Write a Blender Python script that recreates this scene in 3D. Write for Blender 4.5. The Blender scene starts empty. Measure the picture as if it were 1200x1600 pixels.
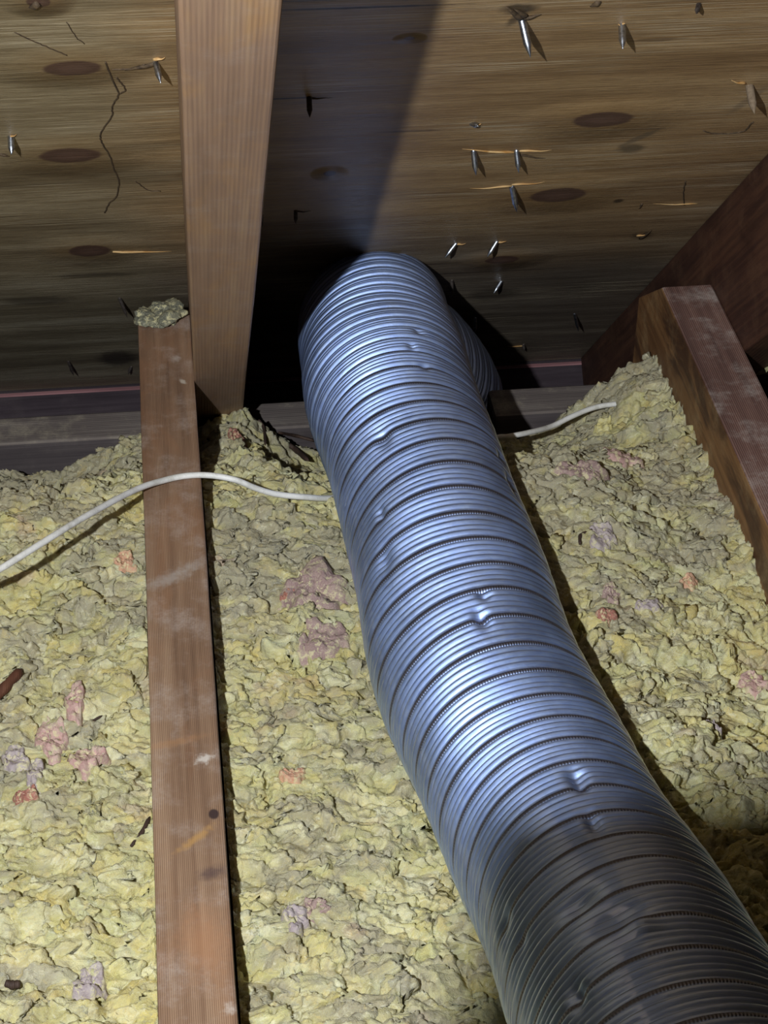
import bpy, bmesh, math
import numpy as np
from mathutils import Matrix, Vector

# ------------------------------------------------------------------ camera, world, lamp, exposure
scene = bpy.context.scene
col = scene.collection
FPX, PITCH, YAW, ROLL = 3000.0, 0.65361, 0.12424, 0.012325      # focal length in pixels of a 1200x1600 frame
CAM = np.array([0.0321, 0.0, 0.7679])
cp, sp, cy, sy = math.cos(PITCH), math.sin(PITCH), math.cos(YAW), math.sin(YAW)
FWD = np.array([sy*cp, cy*cp, -sp]); RGT = np.array([cy, -sy, 0.0]); UPV = np.cross(RGT, FWD)
RGT, UPV = math.cos(ROLL)*RGT + math.sin(ROLL)*UPV, -math.sin(ROLL)*RGT + math.cos(ROLL)*UPV
cam_d = bpy.data.cameras.new('camera'); cam = bpy.data.objects.new('camera', cam_d); col.objects.link(cam)
cam_d.sensor_fit = 'VERTICAL'; cam_d.sensor_height = 36.0; cam_d.lens = 36.0*FPX/1600.0
cam_d.clip_start = 0.01
cam.matrix_world = Matrix([[RGT[k], UPV[k], -FWD[k], CAM[k]] for k in range(3)] + [[0, 0, 0, 1]])
scene.camera = cam

world = bpy.data.worlds.new('attic_dark'); scene.world = world; world.use_nodes = True
world.node_tree.nodes['Background'].inputs[0].default_value = (0.62, 0.58, 0.52, 1)
world.node_tree.nodes['Background'].inputs[1].default_value = 0.006

LAMP = Vector((-0.135, 0.0, 0.82))
ld = bpy.data.lights.new('torch', 'SPOT'); torch = bpy.data.objects.new('torch', ld); col.objects.link(torch)
ld.energy = 66.0; ld.color = (0.93, 0.965, 1.0); ld.shadow_soft_size = 0.007
ld.spot_size = math.radians(74); ld.spot_blend = 0.6
torch.location = LAMP
torch.rotation_euler = (Vector((0.11, 0.98, 0.0)) - LAMP).to_track_quat('-Z', 'Y').to_euler()

vs = scene.view_settings
vs.view_transform = 'Standard'; vs.look = 'None'; vs.gamma = 1.0; vs.use_curve_mapping = False
vs.exposure = 0.0

# ------------------------------------------------------------------ geometry of the place
TH = 0.780426                                     # roof pitch
ct, st = math.cos(TH), math.sin(TH)
RAF_D = 0.1188                                    # rafter depth
RAF_Z1 = 0.16127                                  # rafter underside height at y = 1
ROOF_Z1 = RAF_Z1 + RAF_D/ct                       # sheathing underside height at y = 1
SLOPE = np.array([0, ct, -st]); NORM = np.array([0, st, ct])

def pix(x, y):
    return RGT*(x-600)/FPX - UPV*(y-800)/FPX + FWD
def on_plane(x, y, n, c):
    d = pix(x, y); n = np.array(n, float)
    return CAM + d*(c - n@CAM)/(n@d)
def on_level(x, y, z): return on_plane(x, y, (0, 0, 1), z)
def on_roof(x, y):
    p = on_plane(x, y, (0, math.tan(TH), 1), ROOF_Z1 + math.tan(TH))
    return p
def roof_uv(x, y):                                # sheathing's own coordinates of a spot
    p = on_roof(x, y) - np.array([0, 1, ROOF_Z1]); return float(p[0]), float(p@SLOPE)

# ------------------------------------------------------------------ helpers
rng = np.random.default_rng(7)
def tag(o, label=None, cat=None, group=None, kind=None):
    for k, v in (('label', label), ('category', cat), ('group', group), ('kind', kind)):
        if v: o[k] = v
    return o
def link(name, me, mat=None, parent=None):
    o = bpy.data.objects.new(name, me); col.objects.link(o)
    if mat and not me.materials: me.materials.append(mat)
    if parent: o.parent = parent
    return o
def np_mesh(name, V, Q, smooth=True):             # V (n,3), Q (m,3 or 4) or a tuple of such face arrays
    V = np.asarray(V, np.float32); Qs = [np.asarray(q, np.int32) for q in (Q if isinstance(Q, tuple) else (Q,))]
    me = bpy.data.meshes.new(name); Q = np.concatenate([q.ravel() for q in Qs])
    n = np.concatenate([np.full(len(q), q.shape[1], np.int32) for q in Qs]); st_ = np.concatenate([[0], np.cumsum(n)[:-1]]).astype(np.int32)
    me.vertices.add(len(V)); me.vertices.foreach_set('co', V.ravel())
    me.loops.add(Q.size); me.loops.foreach_set('vertex_index', Q)
    me.polygons.add(len(n)); me.polygons.foreach_set('loop_start', st_); Q = n
    me.update(calc_edges=True)
    me.polygons.foreach_set('use_smooth', np.full(len(Q), smooth))
    return me
def bm_mesh(name, bm, smooth=False):
    me = bpy.data.meshes.new(name); bmesh.ops.recalc_face_normals(bm, faces=bm.faces)
    bm.to_mesh(me); bm.free()
    if smooth: me.polygons.foreach_set('use_smooth', np.full(len(me.polygons), True))
    return me

def hsh(ix, iy, seed):
    h = (ix.astype(np.int64)*374761393 + iy.astype(np.int64)*668265263 + seed*1274126177) & 0xffffffff
    h = ((h ^ (h >> 13))*1103515245) & 0xffffffff
    h = ((h ^ (h >> 15))*2246822519) & 0xffffffff
    return ((h ^ (h >> 16)) & 0xffffff)/float(0x1000000)
def vnoise(x, y, seed):
    ix, iy = np.floor(x), np.floor(y); fx, fy = x-ix, y-iy
    fx = fx*fx*fx*(fx*(fx*6-15)+10); fy = fy*fy*fy*(fy*(fy*6-15)+10)
    a = hsh(ix, iy, seed); b = hsh(ix+1, iy, seed); c = hsh(ix, iy+1, seed); d = hsh(ix+1, iy+1, seed)
    return (a*(1-fx)+b*fx)*(1-fy) + (c*(1-fx)+d*fx)*fy - 0.5
def fbm(x, y, seed, octv=4):
    s = 0; a = 1.0
    for k in range(octv):
        s = s + a*vnoise(x*2**k, y*2**k, seed+k*17); a *= 0.5
    return s
def cells(x, y, seed):                            # jittered Voronoi: F1, F2, offset to the centre, cell hash
    ix, iy = np.floor(x), np.floor(y)
    f1 = np.full(x.shape, 9.0); f2 = np.full(x.shape, 9.0)
    dx = np.zeros(x.shape); dy = np.zeros(x.shape); hid = np.zeros(x.shape)
    for i in (-1, 0, 1):
        for j in (-1, 0, 1):
            jx, jy = ix+i, iy+j
            px = jx + 0.1 + 0.8*hsh(jx, jy, seed); py = jy + 0.1 + 0.8*hsh(jx, jy, seed+1)
            ax, ay = x-px, y-py; d = np.hypot(ax, ay)
            m = d < f1
            f2 = np.where(m, f1, np.minimum(f2, d))
            dx = np.where(m, ax, dx); dy = np.where(m, ay, dy); hid = np.where(m, hsh(jx, jy, seed+2), hid)
            f1 = np.where(m, d, f1)
    return f1, f2, dx, dy, hid
def sstep(a, b, x):
    t = np.clip((x-a)/(b-a), 0, 1); return t*t*(3-2*t)

# ------------------------------------------------------------------ materials
class NT:
    def __init__(self, name):
        self.m = bpy.data.materials.new(name); self.m.use_nodes = True
        self.t = self.m.node_tree; self.n = self.t.nodes; self.l = self.t.links
        self.b = self.n['Principled BSDF']; self.oc = None
    def put(self, sock, v):
        if isinstance(v, bpy.types.NodeSocket): self.l.new(v, sock)
        elif v is not None:
            if sock.type == 'RGBA' and len(v) == 3: v = (*v, 1)
            sock.default_value = v
    def coord(self):
        if not self.oc: self.oc = self.n.new('ShaderNodeTexCoord').outputs['Object']
        return self.oc
    def mapping(self, v, loc=(0, 0, 0), rot=(0, 0, 0), sc=(1, 1, 1)):
        k = self.n.new('ShaderNodeMapping'); self.put(k.inputs[0], v)
        k.inputs[1].default_value = loc; k.inputs[2].default_value = rot; k.inputs[3].default_value = sc
        return k.outputs[0]
    def noise(self, v, scale, detail=4, rough=0.55, dist=0.0):
        k = self.n.new('ShaderNodeTexNoise'); self.put(k.inputs['Vector'], v)
        k.inputs['Scale'].default_value = scale; k.inputs['Detail'].default_value = detail
        k.inputs['Roughness'].default_value = rough; k.inputs['Distortion'].default_value = dist
        return k.outputs['Fac']
    def wave(self, v, scale, dist, detail=2, dscale=1.0, direction='X'):
        k = self.n.new('ShaderNodeTexWave'); k.bands_direction = direction; self.put(k.inputs['Vector'], v)
        k.inputs['Scale'].default_value = scale; k.inputs['Distortion'].default_value = dist
        k.inputs['Detail'].default_value = detail; k.inputs['Detail Scale'].default_value = dscale
        return k.outputs['Fac']
    def math(self, op, a, b=None, c=None):
        k = self.n.new('ShaderNodeMath'); k.operation = op
        for i, v in enumerate((a, b, c)):
            if v is not None: self.put(k.inputs[i], v)
        return k.outputs[0]
    def rng(self, v, a, b, c=0.0, d=1.0, smooth=True):
        k = self.n.new('ShaderNodeMapRange'); k.interpolation_type = 'SMOOTHSTEP' if smooth else 'LINEAR'
        self.put(k.inputs[0], v)
        for i, q in enumerate((a, b, c, d)): k.inputs[i+1].default_value = q
        return k.outputs[0]
    def mix(self, f, a, b, mode='MIX'):
        k = self.n.new('ShaderNodeMix'); k.data_type = 'RGBA'; k.blend_type = mode
        self.put(k.inputs[0], f); self.put(k.inputs[6], a); self.put(k.inputs[7], b)
        return k.outputs[2]
    def ramp(self, f, stops):
        k = self.n.new('ShaderNodeValToRGB'); self.put(k.inputs[0], f)
        e = k.color_ramp.elements
        while len(e) < len(stops): e.new(0.5)
        for q, (p, c) in zip(e, stops): q.position = p; q.color = (*c, 1)
        return k.outputs[0]
    def length(self, v):
        k = self.n.new('ShaderNodeVectorMath'); k.operation = 'LENGTH'; self.put(k.inputs[0], v); return k.outputs['Value']
    def attr(self, name):
        k = self.n.new('ShaderNodeAttribute'); k.attribute_name = name; return k
    def bump(self, h, strength, dist, prev=None):
        k = self.n.new('ShaderNodeBump'); self.put(k.inputs['Height'], h)
        k.inputs['Strength'].default_value = strength; k.inputs['Distance'].default_value = dist
        if prev: self.l.new(prev, k.inputs['Normal'])
        return k.outputs[0]
    def mark(self, base, c, size, rot, color, amount=1.0, soft=0.35, wob=0.5, wscale=60):
        """a flat spot of another colour at c (own coordinates): ellipse with a wavering rim"""
        v = self.mapping(self.coord(), loc=(-c[0], -c[1], 0))
        v = self.mapping(v, rot=(0, 0, -rot))
        v = self.mapping(v, sc=(1/size[0], 1/size[1], 0.0))
        d = self.length(v)
        if wob:
            nz = self.noise(self.coord(), wscale, 3)
            d = self.math('ADD', d, self.math('MULTIPLY', self.math('SUBTRACT', nz, 0.5), wob*2))
        f = self.rng(d, 1.0+soft*0.5, 1.0-soft, 0.0, amount)
        return self.mix(f, base, color), d
    def done(self, color=None, rough=None, normal=None, metal=None, spec=None):
        self.put(self.b.inputs['Base Color'], color); self.put(self.b.inputs['Roughness'], rough)
        self.put(self.b.inputs['Normal'], normal); self.put(self.b.inputs['Metallic'], metal)
        self.put(self.b.inputs['Specular IOR Level'], spec)
        return self.m

def srgb(r, g, b):
    f = lambda c: ((c/255+0.055)/1.055)**2.4 if c > 10 else c/255/12.92
    return (f(r), f(g), f(b))

def wood(name, dark, mid, light, ring=260.0, ring_amt=0.35, dust=None, dust_amt=0.4, marks=(), rough=0.7, stain=None, stain_amt=0.5, axis='Y'):
    """sawn timber with the grain along its own Y"""
    t = NT(name); oc = t.coord()
    g = t.mapping(oc, sc=(1, 0.03, 1))
    n1 = t.noise(g, 220, 5, 0.6)
    n2 = t.noise(t.mapping(oc, sc=(1, 0.18, 1)), 18, 4, 0.55, 0.4)
    base = t.ramp(t.math('ADD', t.math('MULTIPLY', n1, 0.45), t.math('MULTIPLY', n2, 0.6)), [(0.32, dark), (0.52, mid), (0.74, light)])
    w = t.wave(t.mapping(oc, sc=(1, 0.035, 1)), ring, 3.0, 3, 0.35)
    base = t.mix(t.rng(w, 0.55, 0.95, 0, ring_amt), base, dark)
    if stain:
        s = t.noise(t.mapping(oc, sc=(1, 0.35, 1)), 26, 5, 0.6, 0.6)
        base = t.mix(t.rng(s, 0.5, 0.66, 0, stain_amt), base, stain)
    if dust:
        d = t.noise(oc, 34, 6, 0.68)
        d2 = t.noise(oc, 700, 2, 0.6)
        base = t.mix(t.math('MULTIPLY', t.rng(d, 0.46, 0.72, 0, dust_amt), t.rng(d2, 0.25, 0.7, 0.4, 1.0)), base, dust)
    for mk in marks: base, _ = t.mark(base, *mk)
    h = t.math('ADD', n1, t.math('MULTIPLY', w, 0.25))
    return t.done(base, rough, t.bump(h, 0.35, 0.0012), spec=0.35)

# ------------------------------------------------------------------ roof sheathing (the sloping ceiling)
def knot_ply(name):
    t = NT(name); oc = t.coord()
    warp = oc
    kn = [(113, 107, 47, 12), (110, 243, 50, 12), (140, 392, 34, 9), (942, 187, 47, 12), (872, 305, 43, 11),
          (785, 406, 26, 6), (515, 271, 10, 4), (640, 60, 9, 3), (60, 3, 20, 9)]
    # face veneer: long streaks across the slope, bent a little around every knot
    g = t.mapping(oc, sc=(0.035, 1, 1))
    n1 = t.noise(g, 420, 6, 0.66, 0.1)
    n2 = t.noise(t.mapping(oc, sc=(0.14, 1, 1)), 24, 4, 0.55, 0.5)
    n3 = t.noise(oc, 5, 3, 0.5)
    f = t.math('ADD', t.math('MULTIPLY', n1, 0.40), t.math('MULTIPLY', n2, 0.60))
    base = t.ramp(f, [(0.28, srgb(100, 76, 50)), (0.45, srgb(150, 120, 82)), (0.58, srgb(178, 148, 106)), (0.78, srgb(208, 184, 144))])
    # old damp staining towards the eave and on the left sheet: greyer wood
    sepv = t.n.new('ShaderNodeSeparateXYZ'); t.put(sepv.inputs[0], oc)
    v = t.math('ADD', sepv.outputs[1], t.math('MULTIPLY', t.math('SUBTRACT', n3, 0.5), 0.35))
    grey = t.ramp(f, [(0.30, srgb(58, 56, 54)), (0.5, srgb(96, 92, 86)), (0.75, srgb(150, 146, 138))])
    base = t.mix(t.rng(v, 0.28, 0.62, 0, 0.85), base, grey)
    u = t.math('ADD', sepv.outputs[0], t.math('MULTIPLY', t.math('SUBTRACT', n2, 0.5), 0.12))
    olive = t.ramp(f, [(0.30, srgb(84, 76, 56)), (0.5, srgb(140, 130, 104)), (0.72, srgb(208, 200, 174))])
    base = t.mix(t.rng(u, 0.06, -0.02, 0, 0.7), base, olive)
    n4 = t.noise(t.mapping(oc, sc=(0.05, 1, 1)), 1300, 3, 0.6)
    base = t.mix(t.rng(n4, 0.52, 0.40, 0, 0.35), base, srgb(92, 72, 50))
    # pale raised fibres
    fib = t.noise(t.mapping(oc, sc=(0.012, 1, 1)), 900, 2, 0.5)
    fibm = t.noise(t.mapping(oc, sc=(0.3, 1, 1)), 14, 2)
    base = t.mix(t.math('MULTIPLY', t.rng(fib, 0.54, 0.62, 0, 0.6), t.rng(fibm, 0.44, 0.6)), base, srgb(214, 200, 170))
    # thin checks (drying cracks)
    chk = t.noise(t.mapping(oc, sc=(0.010, 1, 1)), 240, 1, 0.4)
    base = t.mix(t.rng(chk, 0.745, 0.775, 0, 0.8), base, srgb(44, 32, 22))
    relief = None
    for (px, py, w, h) in kn:
        c = roof_uv(px, py); a = roof_uv(px-w, py); b = roof_uv(px, py-h)
        su = abs(c[0]-a[0]); sv = abs(c[1]-b[1])
        base, d2 = t.mark(base, (c[0], c[1]), (su*2.3, sv*2.6), 0.0, srgb(122, 92, 52), 0.55, 0.9, 0.3, 40)
        base, d = t.mark(base, c, (su, sv), 0.0, srgb(84, 60, 50), 0.95, 0.14, 0.14, 90)
        base, _ = t.mark(base, c, (su*0.6, sv*0.55), 0.0, srgb(104, 78, 66), 0.6, 0.5, 0.4, 160)
        r = t.rng(d, 3.2, 0.6, 0, 1)
        relief = r if relief is None else t.math('MAXIMUM', relief, r)
    # stains with a shape of their own: glue smears, a dusty nail hole, dried streaks
    for (px, py, w, h, rot, c, am) in [(985, 232, 22, 8, -0.6, srgb(96, 84, 66), 0.8), (1000, 215, 10, 14, 0.5, srgb(104, 92, 74), 0.7),
                                      (1171, 155, 9, 24, 0.2, srgb(120, 104, 84), 0.5), (1003, 368, 16, 7, -0.3, srgb(60, 44, 30), 0.6),
                                      (966, 314, 8, 3, 0, srgb(40, 28, 20), 0.8), (812, 14, 30, 9, 0.1, srgb(48, 38, 28), 0.8),
                                      (808, 28, 10, 14, 0.3, srgb(42, 32, 24), 0.7), (366, 4, 12, 6, 0, srgb(40, 30, 20), 0.6),
                                      (150, 430, 70, 4, 0.05, srgb(40, 34, 28), 0.5), (60, 470, 60, 7, 0.05, srgb(52, 46, 40), 0.5),
                                      (185, 560, 34, 13, 0.0, srgb(26, 20, 18), 0.8), (640, 205, 60, 1.6, 0.02, srgb(70, 52, 34), 0.6),
                                      (560, 12, 170, 1.7, 0.01, srgb(30, 22, 14), 0.9), (445, 154, 62, 1.3, 0.0, srgb(24, 18, 12), 0.9),
                                      (1025, 62, 45, 3, -0.05, srgb(74, 50, 26), 0.6), (770, 460, 40, 10, 0, srgb(50, 44, 38), 0.5)]:
        c0 = roof_uv(px, py); a = roof_uv(px-w, py); b = roof_uv(px, py-h)
        base, _ = t.mark(base, c0, (abs(c0[0]-a[0]), abs(c0[1]-b[1])), rot, c, am, 0.5, 0.35, 130)
    h = t.math('ADD', t.math('ADD', t.math('MULTIPLY', n1, 0.6), t.math('MULTIPLY', n4, 0.3)), t.math('MULTIPLY', n2, 1.2))
    nb = t.bump(relief, 0.6, 0.008)
    nb = t.bump(h, 0.45, 0.002, nb)
    return t.done(base, t.rng(n1, 0.3, 0.7, 0.38, 0.58), nb, spec=0.7)

def plain_box(name, lo, hi, mat, parent=None, bevel=0.0, segs=0):
    bm = bmesh.new(); bmesh.ops.create_cube(bm, size=1)
    c = [(a+b)/2 for a, b in zip(lo, hi)]; s = [b-a for a, b in zip(lo, hi)]
    for v in bm.verts: v.co = Vector([v.co[k]*s[k] for k in range(3)])
    if bevel: bmesh.ops.bevel(bm, geom=bm.edges[:], offset=bevel, segments=2, affect='EDGES', profile=0.6)
    o = link(name, bm_mesh(name, bm), mat, parent)
    o.location = c
    return o

M_PLY = knot_ply('sheathing_plywood')
bm = bmesh.new(); bmesh.ops.create_cube(bm, size=1)
for v in bm.verts: v.co = Vector((v.co.x*2.6 + 0.25, v.co.y*2.45 - 0.275, v.co.z*0.0125 + 0.00625))
sheathing = link('ceiling', bm_mesh('ceiling', bm), M_PLY)
sheathing.location = (0, 1, ROOF_Z1); sheathing.rotation_euler = (-TH, 0, 0)
tag(sheathing, 'sloping plywood roof sheathing with dark oval knots', None, None, 'structure')

# ------------------------------------------------------------------ timbers
def timber(name, prof, x0, x1, mats, seed, top_from=None):
    """prof: outline in (y, z), extruded from x0 to x1; sides ruffled a little like sawn stock"""
    cx = (x0+x1)/2; y0 = sum(p[0] for p in prof)/len(prof); z0 = min(p[1] for p in prof)
    bm = bmesh.new(); pts = []
    n = len(prof)
    for i in range(n):
        a, b = prof[i], prof[(i+1) % n]
        L = math.hypot(b[0]-a[0], b[1]-a[1]); k = max(1, int(L/0.03))
        for q in range(k): pts.append((a[0]+(b[0]-a[0])*q/k, a[1]+(b[1]-a[1])*q/k))
    r = np.random.default_rng(seed)
    W = [np.cumsum(r.normal(0, 0.00012, len(pts))) for _ in range(2)]
    la = [bm.verts.new((x0-cx + W[0][i], p[0]-y0, p[1]-z0)) for i, p in enumerate(pts)]
    lb = [bm.verts.new((x1-cx + W[1][i], p[0]-y0, p[1]-z0)) for i, p in enumerate(pts)]
    fa = bm.faces.new(la); fb = bm.faces.new(lb[::-1]); fs = []
    for i in range(len(pts)):
        j = (i+1) % len(pts); fs.append(bm.faces.new((la[j], la[i], lb[i], lb[j])))
    bmesh.ops.recalc_face_normals(bm, faces=bm.faces)
    rim = [e for f in (fa, fb) for e in f.edges]
    bmesh.ops.bevel(bm, geom=rim, offset=0.0016, segments=2, affect='EDGES', profile=0.5)
    bm.faces.ensure_lookup_table()
    if len(mats) > 1:
        for f in bm.faces:
            if abs(f.normal.x) > 0.8: f.material_index = 1
    me = bm_mesh(name, bm)
    for m in mats: me.materials.append(m)
    o = bpy.data.objects.new(name, me); col.objects.link(o); o.location = (cx, y0, z0)
    return o

def joist_prof(y_end): return [(-0.75, -0.185), (1.316, -0.185), (1.320, -0.046), (y_end, 0.0), (-0.75, 0.0)]
JY0 = sum(p[0] for p in joist_prof(1.258))/5
def jm(px, py, w, h, rot, c, am, soft=0.4, wob=0.4, ws=320, cx=0.019):
    p = on_level(px, py, 0.0); s = 0.00042
    return ((p[0]-cx, p[1]-JY0), (w*s, h*s*1.6), rot, c, am, soft, wob, ws)
GREY = srgb(176, 168, 160)
M_JOIST = wood('joist_fir', srgb(90, 67, 52), srgb(138, 109, 86), srgb(176, 146, 118), 300, 0.6, srgb(182, 168, 158), 0.5, rough=0.65, stain=srgb(150, 106, 74), stain_amt=0.3, marks=[
    jm(262, 905, 40, 9, 0.45, GREY, 0.55, 0.9, 0.8), jm(300, 885, 25, 7, 0.5, GREY, 0.45, 0.9, 0.8),
    jm(318, 1186, 12, 5, 0.3, srgb(220, 212, 202), 0.7, 0.8, 1.3), jm(334, 1272, 7, 6, 0, srgb(58, 44, 44), 0.95, 0.3, 0.1),
    jm(306, 1310, 34, 4, 0.7, srgb(190, 146, 84), 0.6, 0.9, 0.9), jm(332, 1364, 20, 7, 0.2, srgb(78, 62, 64), 0.7, 0.9, 0.6),
    jm(360, 1576, 9, 5, 0.2, srgb(206, 196, 186), 0.5, 0.9, 1.3), jm(270, 1160, 50, 5, 0.2, srgb(172, 128, 88), 0.4, 0.9, 0.8),
    jm(285, 596, 10, 3, -0.9, srgb(206, 196, 180), 0.6, 0.6, 0.8), jm(275, 560, 8, 7, 0, srgb(190, 180, 170), 0.4, 0.8, 0.8),
    jm(320, 1470, 30, 40, 0, srgb(182, 134, 98), 0.4, 0.9, 0.5)])
left_joist = timber('ceiling_joist', joist_prof(1.258), 0.0, 0.038, [M_JOIST], 3)
tag(left_joist, 'long brown ceiling joist on the left crossed by the white cable', 'joist', 'wooden ceiling joists')

M_JTOP = wood('weathered_joist_top', srgb(70, 50, 46), srgb(124, 94, 84), srgb(164, 134, 120), 210, 0.75, srgb(182, 170, 162), 0.7, rough=0.75)
M_JSIDE = wood('joist_side_stained', srgb(78, 50, 32), srgb(126, 90, 56), srgb(164, 124, 80), 60, 0.15, srgb(210, 184, 136), 0.3, rough=0.6, stain=srgb(60, 38, 28), stain_amt=0.8)
right_joist = timber('ceiling_joist', joist_prof(1.258), 0.406, 0.444, [M_JTOP, M_JSIDE], 5)
tag(right_joist, 'weathered joist at the right with orange-brown side and grey-brown top', 'joist', 'wooden ceiling joists')

def rafter(name, x0, x1, mats, seed):
    o = timber(name, [(-1.5, -RAF_D+0.0), (0.93, -RAF_D), (0.93, -0.0004), (-1.5, -0.0004)], x0, x1, mats, seed)
    loc = Vector(o.location)                       # outline is in (down the slope, off the slope)
    o.rotation_euler = (-TH, 0, 0)
    o.location = Vector((loc.x, 1, ROOF_Z1)) + Vector(SLOPE)*loc.y + Vector(NORM)*loc.z
    return o
M_RAF = wood('rafter_pine', srgb(124, 98, 80), srgb(152, 122, 100), srgb(178, 148, 116), 150, 0.06, srgb(172, 158, 150), 0.3, rough=0.6, stain=srgb(176, 132, 80), stain_amt=0.45)
M_RAFR = wood('rafter_dark_red', srgb(40, 24, 20), srgb(70, 44, 34), srgb(104, 70, 50), 90, 0.2, srgb(140, 108, 80), 0.2, rough=0.6, stain=srgb(48, 26, 18), stain_amt=0.6)
tag(rafter('rafter', 0.0385, 0.0765, [M_RAF], 11), 'pale tan rafter running down the plywood at the left', 'rafter', 'roof rafters')
tag(rafter('rafter', 0.4445, 0.4825, [M_RAFR], 12), 'dark reddish rafter behind the joist at the right', 'rafter', 'roof rafters')

# ------------------------------------------------------------------ eave: wall plate, fascia, soffit, ceiling board below
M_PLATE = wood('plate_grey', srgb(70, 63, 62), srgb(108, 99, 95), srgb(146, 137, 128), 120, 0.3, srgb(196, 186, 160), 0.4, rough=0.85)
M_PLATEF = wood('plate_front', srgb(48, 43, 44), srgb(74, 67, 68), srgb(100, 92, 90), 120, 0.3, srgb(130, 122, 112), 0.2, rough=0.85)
M_FASCIA = wood('fascia_dark', srgb(46, 38, 42), srgb(72, 62, 68), srgb(98, 88, 92), 90, 0.2, srgb(120, 110, 108), 0.2, rough=0.8)
def along_x(name, x0, x1, yc, zb, w, h, mat, bevel=0.002):
    """a board lying along X, its own Y along the board"""
    bm = bmesh.new(); bmesh.ops.create_cube(bm, size=1)
    for v in bm.verts: v.co = Vector((v.co.x*w, v.co.y*(x1-x0), v.co.z*h + h/2))
    bmesh.ops.bevel(bm, geom=bm.edges[:], offset=bevel, segments=2, affect='EDGES', profile=0.5)
    o = link(name, bm_mesh(name, bm), mat); o.location = ((x0+x1)/2, yc, zb); o.rotation_euler = (0, 0, -math.pi/2)
    return o
for (xa, xb, lab) in [(-0.395, -0.0012, 'grey timber blocking left of the long brown joist under the eave'),
                      (0.0775, 0.165, 'short grey timber blocking between the tan rafter and the duct'),
                      (0.286, 0.4048, 'grey dusty timber blocking between the duct and the right joist')]:
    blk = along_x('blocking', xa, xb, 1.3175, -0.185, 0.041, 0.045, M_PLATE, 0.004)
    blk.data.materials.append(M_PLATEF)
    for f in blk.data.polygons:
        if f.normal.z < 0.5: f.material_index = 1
    tag(blk, lab, 'timber', 'timber blocking along the eave')
fascia = along_x('fascia_board', -0.9, 1.3, 1.671, -0.47, 0.02, 0.139, M_FASCIA)
tag(fascia, 'dark fascia board closing the bottom of the roof slope', 'board')
t = NT('fascia_painted_lit_edge')  # pinkish colour that stands in for the fascia's lit top edge
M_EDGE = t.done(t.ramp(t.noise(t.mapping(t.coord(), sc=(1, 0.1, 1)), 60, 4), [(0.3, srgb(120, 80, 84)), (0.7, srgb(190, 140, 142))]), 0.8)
fe = link('painted_lit_edge', bpy.data.meshes.new('painted_lit_edge'), None, fascia)
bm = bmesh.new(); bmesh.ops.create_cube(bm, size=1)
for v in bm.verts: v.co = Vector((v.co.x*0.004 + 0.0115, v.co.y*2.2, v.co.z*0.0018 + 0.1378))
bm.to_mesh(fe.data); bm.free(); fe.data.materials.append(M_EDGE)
fe['label'] = 'thin pinkish strip along the board, a lit edge put in by colour'
M_SOFFIT = wood('soffit_board', srgb(60, 52, 46), srgb(84, 74, 66), srgb(104, 94, 84), rough=0.9)
sof = along_x('floor', -0.9, 1.3, 1.49, -0.484, 0.36, 0.012, M_SOFFIT); sof.name = 'trim_1'
tag(sof, 'soffit board under the eave', None, None, 'structure')
t = NT('ceiling_board')
M_DRY = t.done(t.ramp(t.noise(t.coord(), 40, 4), [(0.3, srgb(150, 140, 126)), (0.7, srgb(180, 170, 156))]), 0.95)
dry = plain_box('floor', (-0.9, -0.9, -0.198), (1.3, 1.34, -0.1855), M_DRY)
tag(dry, 'ceiling board under the joists', None, None, 'structure')
M_SHADE_POST = wood('shade_post_fir', srgb(100, 68, 46), srgb(140, 102, 70), srgb(170, 130, 92), rough=0.7)

# ------------------------------------------------------------------ loose insulation
def ins_base(x, y, bay):
    z = -0.062 + 0.014*fbm(x*9, y*9, 5, 2)
    fall = 0.085*sstep(1.06, 1.26, y)
    if bay == 'mid':
        z = z + 0.020*sstep(0.20, 0.04, x)*sstep(1.2, 1.0, y) - 0.006*sstep(0.25, 0.4, x)
        z = z + 0.033*sstep(0.185, 0.235, x)*(1 - 0.75*sstep(0.29, 0.385, x))*sstep(1.20, 1.05, y) + 0.028*sstep(0.19, 0.25, x)*sstep(0.86, 0.68, y)      # banked up against the duct
        z = z - fall*(1 - 0.55*np.exp(-((x-0.068)/0.035)**2) - 0.9*np.exp(-((x-0.41)/0.07)**2))
    elif bay == 'left':
        z = z + 0.022*sstep(1.24, 1.04, y) - fall*(1 - 0.35*np.exp(-((x+0.005)/0.03)**2))
    else:
        z = z + 0.035 - fall*0.5
    return np.maximum(z - 0.05*sstep(1.255, 1.295, y), -0.19)

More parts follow.
